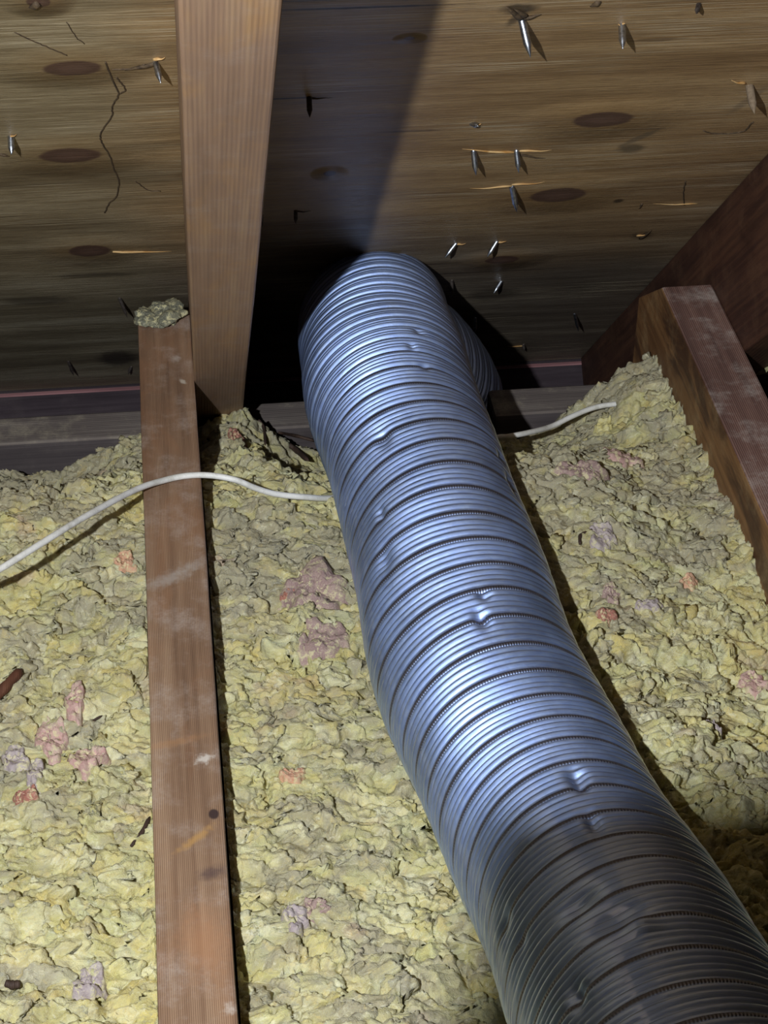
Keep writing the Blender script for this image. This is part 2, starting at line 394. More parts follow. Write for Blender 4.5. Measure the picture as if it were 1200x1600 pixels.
def ins_detail(x, y):
    """tufts: warped cells, every one a tilted dome, at three sizes; returns height, colour index hashes"""
    w1 = fbm(x*38, y*38, 21, 3); w2 = fbm(x*38, y*38, 31, 3)
    w3 = fbm(x*120, y*120, 41, 3); w4 = fbm(x*120, y*120, 51, 3)
    X = x + 0.011*w1 + 0.0042*w3; Y = y + 0.011*w2 + 0.0042*w4
    dome = lambda f, r: np.sqrt(np.clip(1-(f/r)**2, 0, 1))
    ka = 1/0.026; f1, f2, dx, dy, ha = cells(X*ka*0.8, Y*ka*1.15, 3)
    A = 0.007*(ha-0.5) + 0.0030*(dx*np.cos(ha*61) + dy*np.sin(ha*61)) + 0.0085*dome(f1, 0.82)
    kb = 1/0.0118; g1, g2, ex, ey, hb = cells(X*kb*0.8 + 7, Y*kb*1.2 + 3, 13)
    mod = 0.35 + 1.1*np.clip(fbm(x*16, y*16, 77, 2)+0.45, 0, 1)
    B = mod*(0.0036*(hb-0.5) + 0.0022*(ex*np.cos(hb*77) + ey*np.sin(hb*77)) + 0.0056*dome(g1, 0.76))
    kc = 1/0.0056; c1, c2, _, _, hc = cells(X*kc + 1.7 + 0.5*w3, Y*kc*1.15 + 9 + 0.5*w4, 23)
    Cc = (0.7 + 0.9*hb)*(0.0013*(hc-0.5) + 0.0032*dome(c1, 0.70))
    D = 0.0018*w3 + 0.0020*fbm(x*300, y*480, 61, 3)
    return A + B + Cc + D, ha, hb, hc, w3, w4
PAL = np.array([srgb(206, 194, 124), srgb(214, 206, 150), srgb(188, 186, 130), srgb(222, 217, 182), srgb(202, 182, 110), srgb(184, 177, 126), srgb(210, 199, 138), srgb(196, 196, 156)])
DUST = np.array(srgb(152, 144, 128))
def ins_colour(x, y, ha, hb, hc):
    i = np.floor(((ha*0.7 + hb*1.0)*5.3 % 1.0)*len(PAL)).astype(int) % len(PAL)
    c = 0.45*PAL[i] + 0.25*PAL[np.floor(ha*len(PAL)).astype(int) % len(PAL)] + 0.30*PAL[np.floor(hc*len(PAL)).astype(int) % len(PAL)]
    c = c*(0.88 + 0.2*hc[..., None])
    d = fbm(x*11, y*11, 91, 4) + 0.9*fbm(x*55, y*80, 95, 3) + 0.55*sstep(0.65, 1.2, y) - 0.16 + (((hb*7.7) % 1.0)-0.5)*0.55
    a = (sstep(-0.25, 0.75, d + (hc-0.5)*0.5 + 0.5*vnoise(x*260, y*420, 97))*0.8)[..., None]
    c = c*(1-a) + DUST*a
    p = fbm(x*24+4, y*34+9, 111, 3)                # faint pink fibre worked into the yellow
    a = (sstep(0.44, 0.62, p)*0.4)[..., None]
    return c*(1-a) + np.array(srgb(184, 146, 134))*a
def ins_height(x, y, bay):
    x = np.atleast_1d(np.asarray(x, float)); y = np.atleast_1d(np.asarray(y, float))
    return (ins_base(x, y, bay) + ins_detail(x, y)[0])
def spacing(lo, hi, a, b, fine, coarse):
    """grid lines: fine between a and b, growing coarse outside"""
    v = list(np.arange(a, b, fine)) + [b]
    s = fine; q = a; lowv = []
    while q > lo: s = min(s*1.12, coarse); q -= s; lowv.append(max(q, lo))
    s = fine; q = b; hiv = []
    while q < hi: s = min(s*1.12, coarse); q += s; hiv.append(min(q, hi))
    return np.array(sorted(set(lowv)) + v + hiv)
t = NT('mineral_wool')
ca = t.attr('tint').outputs['Color']
oc = t.coord()
fn = t.noise(oc, 520, 4, 0.65); fn2 = t.noise(oc, 1700, 2, 0.6)
fn3 = t.noise(t.mapping(oc, sc=(0.6, 1, 1)), 210, 5, 0.7, 0.8); fn4 = t.noise(oc, 120, 4, 0.7, 0.5)
cc = t.mix(t.rng(fn, 0.35, 0.7, 0, 0.25), ca, (0.44, 0.42, 0.24))
cc = t.mix(t.rng(fn3, 0.52, 0.68, 0, 0.5), cc, (0.80, 0.77, 0.56))
cc = t.mix(t.rng(fn3, 0.48, 0.34, 0, 0.5), cc, (0.36, 0.33, 0.23))
cc = t.mix(t.rng(fn4, 0.55, 0.70, 0, 0.4), cc, (0.66, 0.52, 0.20))
cc = t.mix(t.rng(fn2, 0.58, 0.75, 0, 0.35), cc, (0.74, 0.73, 0.60))
nb = t.bump(t.math('ADD', t.math('ADD', fn, t.math('MULTIPLY', fn2, 0.5)), fn3), 0.7, 0.0016)
M_INS = t.done(cc, 0.95, nb, spec=0.15)
for nm, v in (('Subsurface Weight', 0.35), ('Subsurface Radius', (1.0, 0.85, 0.5)), ('Subsurface Scale', 0.004)): t.b.inputs[nm].default_value = v

def blob_protos():
    b_ = bmesh.new(); bmesh.ops.create_icosphere(b_, subdivisions=3, radius=1)
    v = np.array([q.co[:] for q in b_.verts]); f = np.array([[q.index for q in w.verts] for w in b_.faces]); b_.free()
    out = []
    for sd in range(9):
        r = np.random.default_rng(300+sd); d = np.zeros(len(v))
        for fr, a in ((1.8, 0.9), (3.6, 0.7), (7.5, 0.5)):
            d += a*(np.abs(np.sin(v@r.normal(0, fr, (3, 3)) + r.uniform(0, 6.28, 3)).sum(1)/1.7) - 0.5)
        out.append(v*(1+0.55*d)[:, None])
    return np.array(out), v, f
BLOBS, BV, BF = blob_protos()
def insulation(bay, x0, x1, fx0, fx1, fy0, fine, label, nblob=0):
    xs = spacing(x0, x1, fx0, fx1, fine, 0.02); ys = spacing(-0.75, 1.296, fy0, 1.296, fine, 0.03)
    X, Y = np.meshgrid(xs, ys)
    dt, ha, hb, hc, w3, w4 = ins_detail(X, Y)
    Z = ins_base(X, Y, bay) + dt
    k = 0.0022
    PX = X + np.clip(k*w3*2 + 0.25*dt*np.cos(hb*40), -0.004, 0.004)*sstep(0, 0.006, np.minimum(X-x0, x1-X))
    PY = Y - 0.0018 - 0.3*np.clip(dt, -0.01, 0.012)
    V = np.stack([PX, PY, Z], -1).reshape(-1, 3)
    nx, ny = len(xs), len(ys)
    I = np.arange(nx*ny).reshape(ny, nx)
    Q = np.stack([I[:-1, :-1], I[:-1, 1:], I[1:, 1:], I[1:, :-1]], -1).reshape(-1, 4)
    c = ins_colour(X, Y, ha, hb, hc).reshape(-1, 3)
    if nblob:                                      # loose nodules lying on and in the fill
        g = np.random.default_rng(len(label)); K = len(BLOBS); nv = len(BV)
        bx = g.uniform(fx0+0.004, fx1-0.004, nblob); by = 0.58 + (1.27-0.58)*g.uniform(0, 1, nblob)**1.15
        sc_ = 0.0020 + 0.0034*g.uniform(0, 1, nblob)**2.0
        hz_ = ins_base(bx, by, bay) + ins_detail(bx, by)[0] + sc_*g.uniform(-0.75, -0.15, nblob)
        an = g.uniform(0, 6.28, nblob); el = g.uniform(1.0, 1.6, nblob); fl = g.uniform(0.5, 0.9, nblob); which = g.integers(0, K, nblob)
        S = BLOBS[which]*sc_[:, None, None]
        sx, sy, sz = S[..., 0]*el[:, None], S[..., 1], S[..., 2]*fl[:, None]
        ca_, sa_ = np.cos(an)[:, None], np.sin(an)[:, None]
        VB = np.stack([sx*ca_ - sy*sa_ + bx[:, None], sx*sa_ + sy*ca_ + by[:, None] - 0.002, sz + hz_[:, None]], -1).reshape(-1, 3)
        F3 = (BF[None] + (np.arange(nblob)*nv)[:, None, None]).reshape(-1, 3)
        cb_ = ins_colour(bx, by, g.uniform(0, 1, nblob), g.uniform(0, 1, nblob), g.uniform(0.3, 1, nblob))
        off = len(V); V = np.vstack([V, VB]); c = np.vstack([c, np.repeat(cb_, nv, axis=0)])
        Q = (Q, F3 + off)
    org = np.array([(x0+x1)/2, 0.3, -0.185]); V = V - org
    me = np_mesh('loose_insulation', V, Q)
    at = me.attributes.new('tint', 'FLOAT_COLOR', 'POINT')
    at.data.foreach_set('color', np.concatenate([c, np.ones((len(c), 1))], 1).astype(np.float32).ravel())
    o = link('loose_insulation', me, M_INS); o.location = org
    tag(o, label, 'insulation', None, 'stuff')
    return o
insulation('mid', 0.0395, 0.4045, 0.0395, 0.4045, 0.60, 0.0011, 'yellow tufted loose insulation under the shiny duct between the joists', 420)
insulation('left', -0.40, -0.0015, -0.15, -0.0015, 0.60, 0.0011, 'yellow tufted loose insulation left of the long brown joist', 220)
insulation('right', 0.4835, 0.80, 0.4835, 0.53, 1.05, 0.003, 'sliver of pale insulation beyond the joist at the right edge')

# ------------------------------------------------------------------ flexible duct
DR = 0.0588
def catmull(P, n=60):
    P = np.array(P, float); P = np.vstack([2*P[0]-P[1], P, 2*P[-1]-P[-2]]); out = []
    for i in range(1, len(P)-2):
        t_ = np.linspace(0, 1, n, endpoint=False)[:, None]
        a, b, c, d = P[i-1], P[i], P[i+1], P[i+2]
        out.append(0.5*((2*b) + (-a+c)*t_ + (2*a-5*b+4*c-d)*t_**2 + (-a+3*b-3*c+d)*t_**3))
    out.append(P[-2][None]); return np.vstack(out)
DUCT_PTS = [(0.225, 0.20, 0.20), (0.222, 0.36, 0.135), (0.2195, 0.51, 0.078)]
for (px, py, z) in [(937, 1429, 0.040), (841, 1247, 0.012), (742, 1040, 0.002), (681, 828, -0.004), (620, 648, -0.014), (598, 570, -0.034), (585, 508, -0.060)]:
    DUCT_PTS.append(tuple(on_level(px, py, z)))
DUCT_PTS += [(0.199, 1.332, -0.093), (0.227, 1.374, -0.138), (0.252, 1.405, -0.20), (0.258, 1.412, -0.28)]
def build_duct():
    path = catmull(DUCT_PTS)
    seg = np.linalg.norm(np.diff(path, axis=0), axis=1); S = np.concatenate([[0], np.cumsum(seg)])
    tot = S[-1]
    # turns of the spiral: long pitch where stretched, short near the bend
    sg = np.linspace(0, tot, 4000); yg = np.interp(sg, S, path[:, 1])
    pitch = 0.0262 - 0.0075*sstep(0.98, 1.16, yg)
    ph = np.concatenate([[0], np.cumsum(np.diff(sg)/pitch[:-1])])
    N, M = 28, 224
    turns = int(ph[-1]) - 1
    rows = turns*N
    i = np.arange(rows)[:, None]; j = np.arange(M)[None, :]
    phase = i/N + j/M
    s = np.interp(phase, ph, sg)
    # frames by parallel transport
    T = np.gradient(path, S, axis=0); T /= np.linalg.norm(T, axis=1)[:, None]
    U = np.zeros_like(T); u = np.array([0, 0, -1.0])
    for k in range(len(T)):
        u = u - T[k]*(u@T[k]); u /= np.linalg.norm(u); U[k] = u
    Wv = np.cross(T, U)
    def ip(A): return np.stack([np.interp(s, S, A[:, k]) for k in range(3)], -1)
    Cn, Uu, Ww = ip(path), ip(U), ip(Wv)
    ang = 2*np.pi*j/M + 0*i
    q = (i/N) % 1.0
    comp = np.interp(s, sg, 0.0262/pitch)
    # profile: lock seam (recessed, with a lip), then four shallow ribs parted by narrow grooves
    lip = np.exp(-((q-0.02)/0.022)**2)*0.0005
    sink = 0.0016*np.exp(-(((q-0.11))/0.075)**6)
    rq = np.clip((q-0.20)/0.80, 0, 1)*4; rf = rq - np.floor(rq)
    up = np.clip(rf/0.72, 0, 1); rise = 0.7*up + 0.3*np.sin(up*np.pi/2)**0.85
    ribs = np.where(q > 0.20, 0.0026*np.where(rf < 0.72, rise, np.cos((rf-0.72)/0.28*np.pi/2)**0.8) - 0.0009, -0.0009)
    prof = (lip + sink + ribs)*(1.0 + 2.2*(comp-1))
    r = DR + prof + 0*ang
    # hand-bent: soft flats and creases
    r = r + 0.0012*np.sin(ang*2 + s*17) + 0.0007*np.sin(ang*3 - s*41)
    for (s0, a0, ws, wa, dep) in DENTS:
        da = (ang - a0 + np.pi) % (2*np.pi) - np.pi
        r = r - dep*np.exp(-((s-s0)/ws)**2 - (da/wa)**2)
    P = Cn + (Uu*np.cos(ang)[..., None] + Ww*np.sin(ang)[..., None])*r[..., None]
    I = np.arange(rows*M).reshape(rows, M)
    Q1 = np.stack([I[:-1, :-1], I[:-1, 1:], I[1:, 1:], I[1:, :-1]], -1).reshape(-1, 4)
    a = I[:-1-N, M-1]; b = I[N:-1, 0]; c = I[N+1:, 0]; d = I[1:-N, M-1]
    Q2 = np.stack([a, b, c, d], -1)
    org = np.array([0.2, 0.7, -0.06])
    me = np_mesh('flexible_duct', P.reshape(-1, 3) - org, np.vstack([Q1, Q2]))
    for nm, val in (('seam', np.exp(-((q-0.11)/0.075)**4) + 0*ang), ('around', ang), ('along', i/N + 0*ang)):
        at = me.attributes.new(nm, 'FLOAT', 'POINT'); at.data.foreach_set('value', val.astype(np.float32).ravel())
    return me, org
def duct_spot(px, py):
    """arc length and angle on the duct of a spot on its upper side"""
    path = catmull(DUCT_PTS); S = np.concatenate([[0], np.cumsum(np.linalg.norm(np.diff(path, axis=0), axis=1))])
    d = pix(px, py); best = None
    for tt in np.arange(0.6, 1.5, 0.002):
        P = CAM + d*tt; D = np.linalg.norm(path-P, axis=1); k = int(D.argmin())
        if D[k] <= DR: best = (P, k); break
    P, k = best; T = path[min(k+1, len(path)-1)] - path[k-1]; T /= np.linalg.norm(T)
    u = np.array([0, 0, -1.0]); u -= T*(u@T); u /= np.linalg.norm(u); w = np.cross(T, u); r = P-path[k]
    return float(S[k]), math.atan2(r@w, r@u)
DENTS = []
for (px, py, ws, wa, dep) in [(750, 928, .005, .06, .003), (747, 968, .008, .06, .004), (898, 1222, .008, .07, .004), (906, 1238, .005, .05, .003),
                              (925, 1290, .010, .05, .003), (790, 1445, .008, .10, .002), (815, 1475, .006, .08, .0015), (960, 1432, .009, .22, .0035),
                              (905, 1408, .008, .16, .003), (1000, 1446, .008, .10, -.002), (640, 545, .004, .05, .002), (660, 575, .004, .05, .002),
                              (600, 880, .012, .10, .002), (597, 690, .010, .09, .0025), (592, 805, .006, .05, .002), (780, 715, .006, .06, .003),
                              (795, 755, .010, .06, .003), (905, 1560, .010, .07, .003), (650, 520, .004, .06, .002)]:
    s_, a_ = duct_spot(px, py); DENTS.append((s_, a_, ws, wa, dep))
t = NT('aluminium_foil_duct')
seam = t.attr('seam').outputs['Fac']; ar = t.attr('around').outputs['Fac']; al = t.attr('along').outputs['Fac']
teeth = t.math('SINE', t.math('MULTIPLY', ar, 230.0))
comb = t.n.new('ShaderNodeCombineXYZ'); t.put(comb.inputs[0], t.math('MULTIPLY', ar, 3.0)); t.put(comb.inputs[1], t.math('MULTIPLY', al, 26.0))
brush = t.noise(comb.outputs[0], 2.2, 4, 0.6)
blot = t.noise(t.coord(), 26, 4, 0.6)
wr = t.noise(t.coord(), 150, 3, 0.6)
base = t.mix(t.rng(brush, 0.3, 0.7), (0.38, 0.53, 0.98), (0.54, 0.69, 1.0))
base = t.mix(t.rng(seam, 0.3, 0.9, 0, 0.85), base, (0.16, 0.14, 0.15))
nb = t.bump(t.math('MULTIPLY', seam, teeth), 0.3, 0.0008)
nb = t.bump(wr, 0.10, 0.0014, nb)
M_DUCT = t.done(base, t.math('ADD', t.rng(blot, 0.3, 0.7, 0.47, 0.56), t.math('MULTIPLY', brush, 0.06)), nb, metal=1.0)
for nm, v in (('Coat Roughness', 0.09), ('Coat IOR', 1.6)): M_DUCT.node_tree.nodes['Principled BSDF'].inputs[nm].default_value = v
t.put(t.b.inputs['Coat Weight'], t.rng(seam, 0.2, 0.8, 1.0, 0.08))
me, org = build_duct()
duct = link('flexible_duct', me, M_DUCT); duct.location = org
tag(duct, 'shiny ribbed aluminium flexible duct lying across the insulation', 'duct')


# ------------------------------------------------------------------ white cable
def tube_mesh(name, path, rad, m=12, cap=True):
    path = np.asarray(path, float); rad = np.broadcast_to(np.asarray(rad, float), (len(path),))
    T = np.gradient(path, axis=0); T /= np.linalg.norm(T, axis=1)[:, None]
    u = np.cross(T[0], (0.3, 0.2, 1.0)); V = []
    for k in range(len(path)):
        u = u - T[k]*(u@T[k]); u = u/np.linalg.norm(u); w = np.cross(T[k], u)
        a = np.linspace(0, 2*np.pi, m, endpoint=False)
        V.append(path[k] + rad[k]*(np.cos(a)[:, None]*u + np.sin(a)[:, None]*w))
    V = np.vstack(V); n = len(path); I = np.arange(n*m).reshape(n, m); J = np.roll(I, -1, axis=1)
    Q = np.stack([I[:-1], J[:-1], J[1:], I[1:]], -1).reshape(-1, 4)
    if cap:
        V = np.vstack([V, path[0], path[-1]]); a, b = n*m, n*m+1
        E = np.vstack([np.stack([J[0], I[0], np.full(m, a), np.full(m, a)], -1), np.stack([I[-1], J[-1], np.full(m, b), np.full(m, b)], -1)])
        me = bpy.data.meshes.new(name)
        me.from_pydata(V.tolist(), [], Q.tolist() + [[int(e[0]), int(e[1]), int(e[2])] for e in E]); me.update()
        me.polygons.foreach_set('use_smooth', np.full(len(me.polygons), True)); return me
    return np_mesh(name, V, Q)
t = NT('cable_sheath')
nz = t.noise(t.coord(), 60, 5, 0.65); nf = t.noise(t.coord(), 900, 2)
cb = t.ramp(nz, [(0.3, srgb(188, 186, 176)), (0.5, srgb(226, 225, 220)), (0.7, srgb(236, 236, 232))])
M_CABLE = t.done(t.mix(t.rng(nf, 0.6, 0.75, 0, 0.35), cb, srgb(140, 132, 112)), 0.55, t.bump(nf, 0.15, 0.0005))
cab = []
for (px, py, z) in [(-120, 940, 0.046), (-40, 908, 0.050), (0, 889, 0.050), (60, 852, 0.046), (130, 809, 0.036), (210, 766, 0.015), (258, 750, 0.0050),
                    (295, 743, 0.0032), (330, 743, 0.001), (368, 750, -0.002), (400, 763, -0.010), (432, 772, -0.018), (480, 777, -0.026), (525, 778, -0.040)]:
    cab.append(on_level(px, py, z))
cab += [np.array([0.19, 1.115, -0.075]), np.array([0.225, 1.160, -0.080])]
for (px, py, z) in [(770, 686, -0.058), (795, 682, -0.056), (830, 675, -0.064), (862, 666, -0.076), (895, 650, -0.078), (925, 638, -0.080), (955, 632, -0.080), (976, 632, -0.082), (992, 642, -0.10)]:
    cab.append(on_level(px, py, z))
cpath = catmull(cab, 12); corg = cab[7].copy()
o = link('electrical_cable', tube_mesh('electrical_cable', cpath - corg, 0.0021), M_CABLE); o.location = corg
tag(o, 'thin white electrical cable draped over the joist and under the duct', 'cable')

# ------------------------------------------------------------------ nails, splinters and strands in the sheathing
def steel(name, c1, c2, rough, metal=1.0):
    t = NT(name); n = t.noise(t.coord(), 420, 3, 0.6)
    return t.done(t.ramp(n, [(0.35, c1), (0.65, c2)]), rough, t.bump(n, 0.2, 0.0003), metal=metal)
M_NAIL = steel('nail_steel', (0.30, 0.33, 0.38), (0.62, 0.66, 0.74), 0.35)
M_RUST = steel('nail_dark', (0.05, 0.04, 0.035), (0.12, 0.10, 0.09), 0.6, 0.6)
M_DUSTY = steel('nail_dusty', srgb(104, 88, 70), srgb(128, 112, 92), 0.9, 0.0)
def to_sheet(P):
    q = np.asarray(P) - np.array([0, 1, ROOF_Z1]); return np.array([q[0], q@SLOPE, q@NORM])
def below_roof(px, py, h): return on_plane(px, py, NORM, NORM@np.array([0, 1, ROOF_Z1]) - h)
NAILS = [((815, 30), (829, 90), .020, .0022, 'n', 'long bright nail point'), ((972, 38), (973, 77), .016, .0021, 'n', None), ((1171, 134), (1179, 178), .018, .0026, 'd', 'dust-covered nail point'),
         ((483, 152), (484, 184), .014, .0017, 'r', None), ((740, 236), (744, 274), .014, .0020, 'n', None), ((807, 236), (811, 270), .013, .0019, 'n', None),
         ((800, 292), (808, 332), .015, .0021, 'n', None), ((462, 329), (462, 350), .010, .0014, 'r', None), ((408, 336), (407, 360), .011, .0016, 'r', None),
         ((712, 381), (695, 403), .010, .0019, 'n', None), ((776, 378), (761, 402), .011, .0019, 'n', None), ((706, 438), (706, 465), .012, .0015, 'r', None),
         ((783, 440), (771, 459), .010, .0018, 'n', None), ((742, 497), (742, 521), .011, .0018, 'n', None), ((898, 491), (904, 518), .012, .0016, 'n', None),
         ((818, 538), (819, 549), .006, .0014, 'r', None), ((243, 97), (251, 130), .014, .0017, 'n', None), ((17, 213), (18, 242), .012, .0020, 'n', None),
         ((187, 466), (199, 496), .013, .0015, 'r', None), ((107, 565), (115, 587), .010, .0015, 'r', None), ((1092, 6), (1088, 22), .008, .0014, 'r', None),
         ((738, 193), (747, 197), .004, .0018, 'n', None), ((205, 573), (200, 585), .006, .0014, 'r', None)]
for (a, b, h, r, k, lab) in NAILS:
    A = to_sheet(on_roof(*a)); B = to_sheet(below_roof(*b, h)); d = B-A; L = np.linalg.norm(d)
    ts = np.array([-0.12, 0.0, 0.3, 0.55, 0.62, 0.8, 0.93, 1.0]); rr = np.array([1, 1, 1, 1, 1.02, 0.6, 0.24, 0.05])*r
    o = link('nail', tube_mesh('nail', [d*q for q in ts], rr, 10), {'n': M_NAIL, 'r': M_RUST, 'd': M_DUSTY}[k], sheathing)
    o.location = A
    o['label'] = lab or ('shiny steel nail point' if k == 'n' else 'dark rusty nail point')
t = NT('fresh_splinter'); n = t.noise(t.mapping(t.coord(), sc=(0.1, 1, 1)), 500, 3)
M_SPL = t.done(t.ramp(n, [(0.3, srgb(168, 120, 60)), (0.7, srgb(222, 190, 136))]), 0.7)
t = NT('dark_splinter'); n = t.noise(t.coord(), 400, 3)
M_SPD = t.done(t.ramp(n, [(0.3, srgb(48, 36, 24)), (0.7, srgb(92, 74, 52))]), 0.8)
def splinter(a, b, w, mat, lift=0.0012):
    A = to_sheet(on_roof(*a)); B = to_sheet(on_roof(*b)); d = B-A
    ts = np.linspace(0, 1, 7); P = [d*q + np.array([0, 0.0006*math.sin(9*q+a[0]), -lift*q*(1.3-q)*2]) for q in ts]
    rr = w*np.array([0.9, 1, 0.85, 0.7, 0.5, 0.3, 0.08])
    o = link('splinter', tube_mesh('splinter', P, rr, 5), mat, sheathing); o.location = A; return o
for a, b, w, m in [((808, 238), (722, 231), .0011, M_SPL), ((806, 240), (852, 246), .0010, M_SPD), ((812, 235), (862, 233), .0009, M_SPL), ((800, 290), (734, 293), .0008, M_SPL),
                   ((800, 288), (852, 283), .0008, M_SPL), ((712, 381), (728, 379), .0010, M_SPL), ((778, 378), (792, 375), .0010, M_SPL), ((176, 393), (268, 391), .0011, M_SPL),
                   ((244, 97), (195, 108), .0016, M_SPD), ((240, 92), (258, 88), .0012, M_SPL), ((14, 213), (26, 208), .0008, M_SPL), ((483, 153), (520, 150), .0006, M_SPD),
                   ((815, 28), (790, 8), .0022, M_SPD), ((815, 28), (846, 20), .0014, M_SPD), ((822, 24), (804, 12), .0018, M_SPD), ((1165, 130), (1142, 124), .0010, M_SPL),
                   ((738, 195), (752, 192), .0012, M_SPL), ((1000, 372), (1018, 358), .0014, M_SPD), ((995, 368), (1012, 364), .0009, M_SPL), ((818, 540), (792, 540), .0008, M_SPL),
                   ((462, 330), (486, 328), .0006, M_SPD), ((935, 2), (922, 8), .0020, M_SPD), ((60, 4), (45, 10), .0026, M_SPD), ((1003, 318), (998, 325), .0008, M_SPD),
                   ((1090, 318), (1020, 317), .0006, M_SPL), ((0, 240), (15, 242), .0012, M_SPD), ((976, 37), (965, 36), .0010, M_SPL)]:
    splinter(a, b, w, m)
def strand(pts, r):
    P = np.array([to_sheet(on_roof(*p)) - np.array([0, 0, 0.0002]) for p in pts]); o0 = P[0].copy()
    C = catmull(P - o0, 6); C[:, :2] += rng.normal(0, 0.00025, (len(C), 2))
    o = link('dark_strand', tube_mesh('dark_strand', C, r, 5), M_SPD, sheathing); o.location = o0
    o['label'] = 'thin dark root-like strand on the plywood'
strand([(165, 96), (172, 115), (186, 146), (176, 164), (174, 182), (158, 206), (159, 222), (170, 240), (178, 262), (186, 284), (181, 308), (170, 318), (164, 332)], .00055)
strand([(22, 50), (62, 68), (86, 78), (104, 86)], .0004)
strand([(186, 146), (196, 140), (190, 130), (182, 120)], .0005)
strand([(176, 108), (204, 107), (226, 100)], .0006)
strand([(212, 282), (230, 296), (250, 298)], .0004)
strand([(104, 34), (118, 56), (132, 68)], .0003)
strand([(1176, 190), (1160, 205), (1120, 208), (1098, 204)], .0006)
strand([(1071, 282), (1068, 300), (1069, 320)], .0005)

# ------------------------------------------------------------------ tufts of other colours, chips of wood
ico = bmesh.new(); bmesh.ops.create_icosphere(ico, subdivisions=4, radius=1)
IV = np.array([v.co[:] for v in ico.verts]); IF = np.array([[v.index for v in f.verts] for f in ico.faces]); ico.free()
def tuft_mat(name, c1, c2, c3):
    t = NT(name); n = t.noise(t.coord(), 95, 5, 0.65, 0.6); f = t.noise(t.coord(), 900, 3, 0.6)
    b = t.ramp(n, [(0.3, c1), (0.52, c2), (0.72, c3)])
    b = t.mix(t.rng(f, 0.5, 0.75, 0, 0.5), b, (0.62, 0.56, 0.42))
    y_ = t.noise(t.coord(), 240, 4, 0.7, 0.6)
    b = t.mix(t.rng(y_, 0.50, 0.60, 0, 0.7), b, (0.62, 0.57, 0.33))
    return t.done(b, 0.95, t.bump(f, 0.5, 0.0012), spec=0.15)
M_TUFT = {'pink': tuft_mat('tuft_pink', srgb(172, 132, 126), srgb(190, 158, 150), srgb(198, 184, 162)),
          'mauve': tuft_mat('tuft_mauve', srgb(138, 114, 112), srgb(160, 136, 130), srgb(174, 158, 138)),
          'lilac': tuft_mat('tuft_lilac', srgb(146, 132, 136), srgb(170, 158, 158), srgb(188, 180, 170)),
          'red': tuft_mat('tuft_red', srgb(140, 88, 78), srgb(164, 112, 98), srgb(184, 150, 124)),
          'salmon': tuft_mat('tuft_salmon', srgb(186, 134, 108), srgb(202, 160, 132), srgb(206, 184, 146)),
          'yellow': tuft_mat('tuft_yellow', srgb(200, 184, 110), srgb(214, 206, 146), srgb(226, 220, 180)),
          'dust': tuft_mat('tuft_dust', srgb(84, 86, 78), srgb(112, 112, 96), srgb(146, 142, 116))}
def blob(seed, rough=0.32):
    r = np.random.default_rng(seed); d = np.zeros(len(IV))
    for f, a in ((1.7, 1.0), (3.4, 0.6), (6.5, 0.38), (12, 0.2)):
        K = r.normal(0, f, (3, 3)); ph = r.uniform(0, 6.28, 3)
        d += a*np.abs(np.sin(IV@K + ph).sum(1)/1.7) - a*0.5
    return IV*(1 + rough*d)[:, None]
def tuft(px, py, w, h, kind, label, seed, z=None, flat=0.34, sink=0.25, name='insulation_tuft', cat='insulation tuft', group='coloured insulation tufts'):
    P = on_level(px, py, -0.05 if z is None else z)
    if z is None:
        for _ in range(5):
            bay = 'mid' if P[0] > 0.019 else 'left'
            P = on_level(px, py, float(ins_base(np.array([P[0]]), np.array([P[1]]), bay)[0]) + 0.010)
    dep = float((P-CAM)@FWD); m = dep/FPX
    sx = w*m/2*1.05; sy_ = h*m/2/0.62*1.0
    if z is None:                                  # a flake that drapes over the loose fill
        nr, na = 14, 56; r_ = np.linspace(0, 1, nr)[:, None]; a_ = np.linspace(0, 2*np.pi, na, endpoint=False)[None, :]
        g = np.random.default_rng(seed); edge = 1.0
        for k in range(2, 9): edge = edge + 0.30/k*np.sin(k*a_ + g.uniform(0, 6.28))
        lx = sx*r_*edge*np.cos(a_); ly = sy_*r_*edge*np.sin(a_)
        X, Y = P[0]+lx, P[1]+ly
        H = np.full(X.shape, -9.0)
        for ox, oy in ((0, 0), (.003, 0), (-.003, 0), (0, .003), (0, -.003), (0, .006)):
            H = np.maximum(H, ins_height((X+ox).ravel(), (Y+oy).ravel(), bay).reshape(X.shape))
        th_ = min(sx, sy_)*0.07 + 0.0004
        Z = 0.88*H + 0.12*H.mean() + 0.0008 + th_*(1-r_**2.5) + 0.0035*fbm(X*150, Y*150, seed, 3) - 0.006*sstep(0.8, 1.0, r_)
        V = np.stack([X-P[0], Y-P[1], Z-P[2]], -1).reshape(-1, 3); I = np.arange(nr*na).reshape(nr, na); J = np.roll(I, -1, axis=1)
        me = np_mesh(name, V, np.stack([I[:-1], I[1:], J[1:], J[:-1]], -1).reshape(-1, 4)); o = link(name, me, M_TUFT[kind]); o.location = P
        return tag(o, label, cat, group)
    sz = max(min(sx, sy_)*flat, 0.003)
    V = blob(seed, 0.42)*np.array([sx, sy_, sz])
    me = np_mesh(name, V, IF); o = link(name, me, M_TUFT[kind])
    o.location = P + np.array([0, 0, sz*(0.5-sink)]); o.rotation_euler = (0, 0, 0.5*math.sin(seed*1.7))
    return tag(o, label, cat, group)
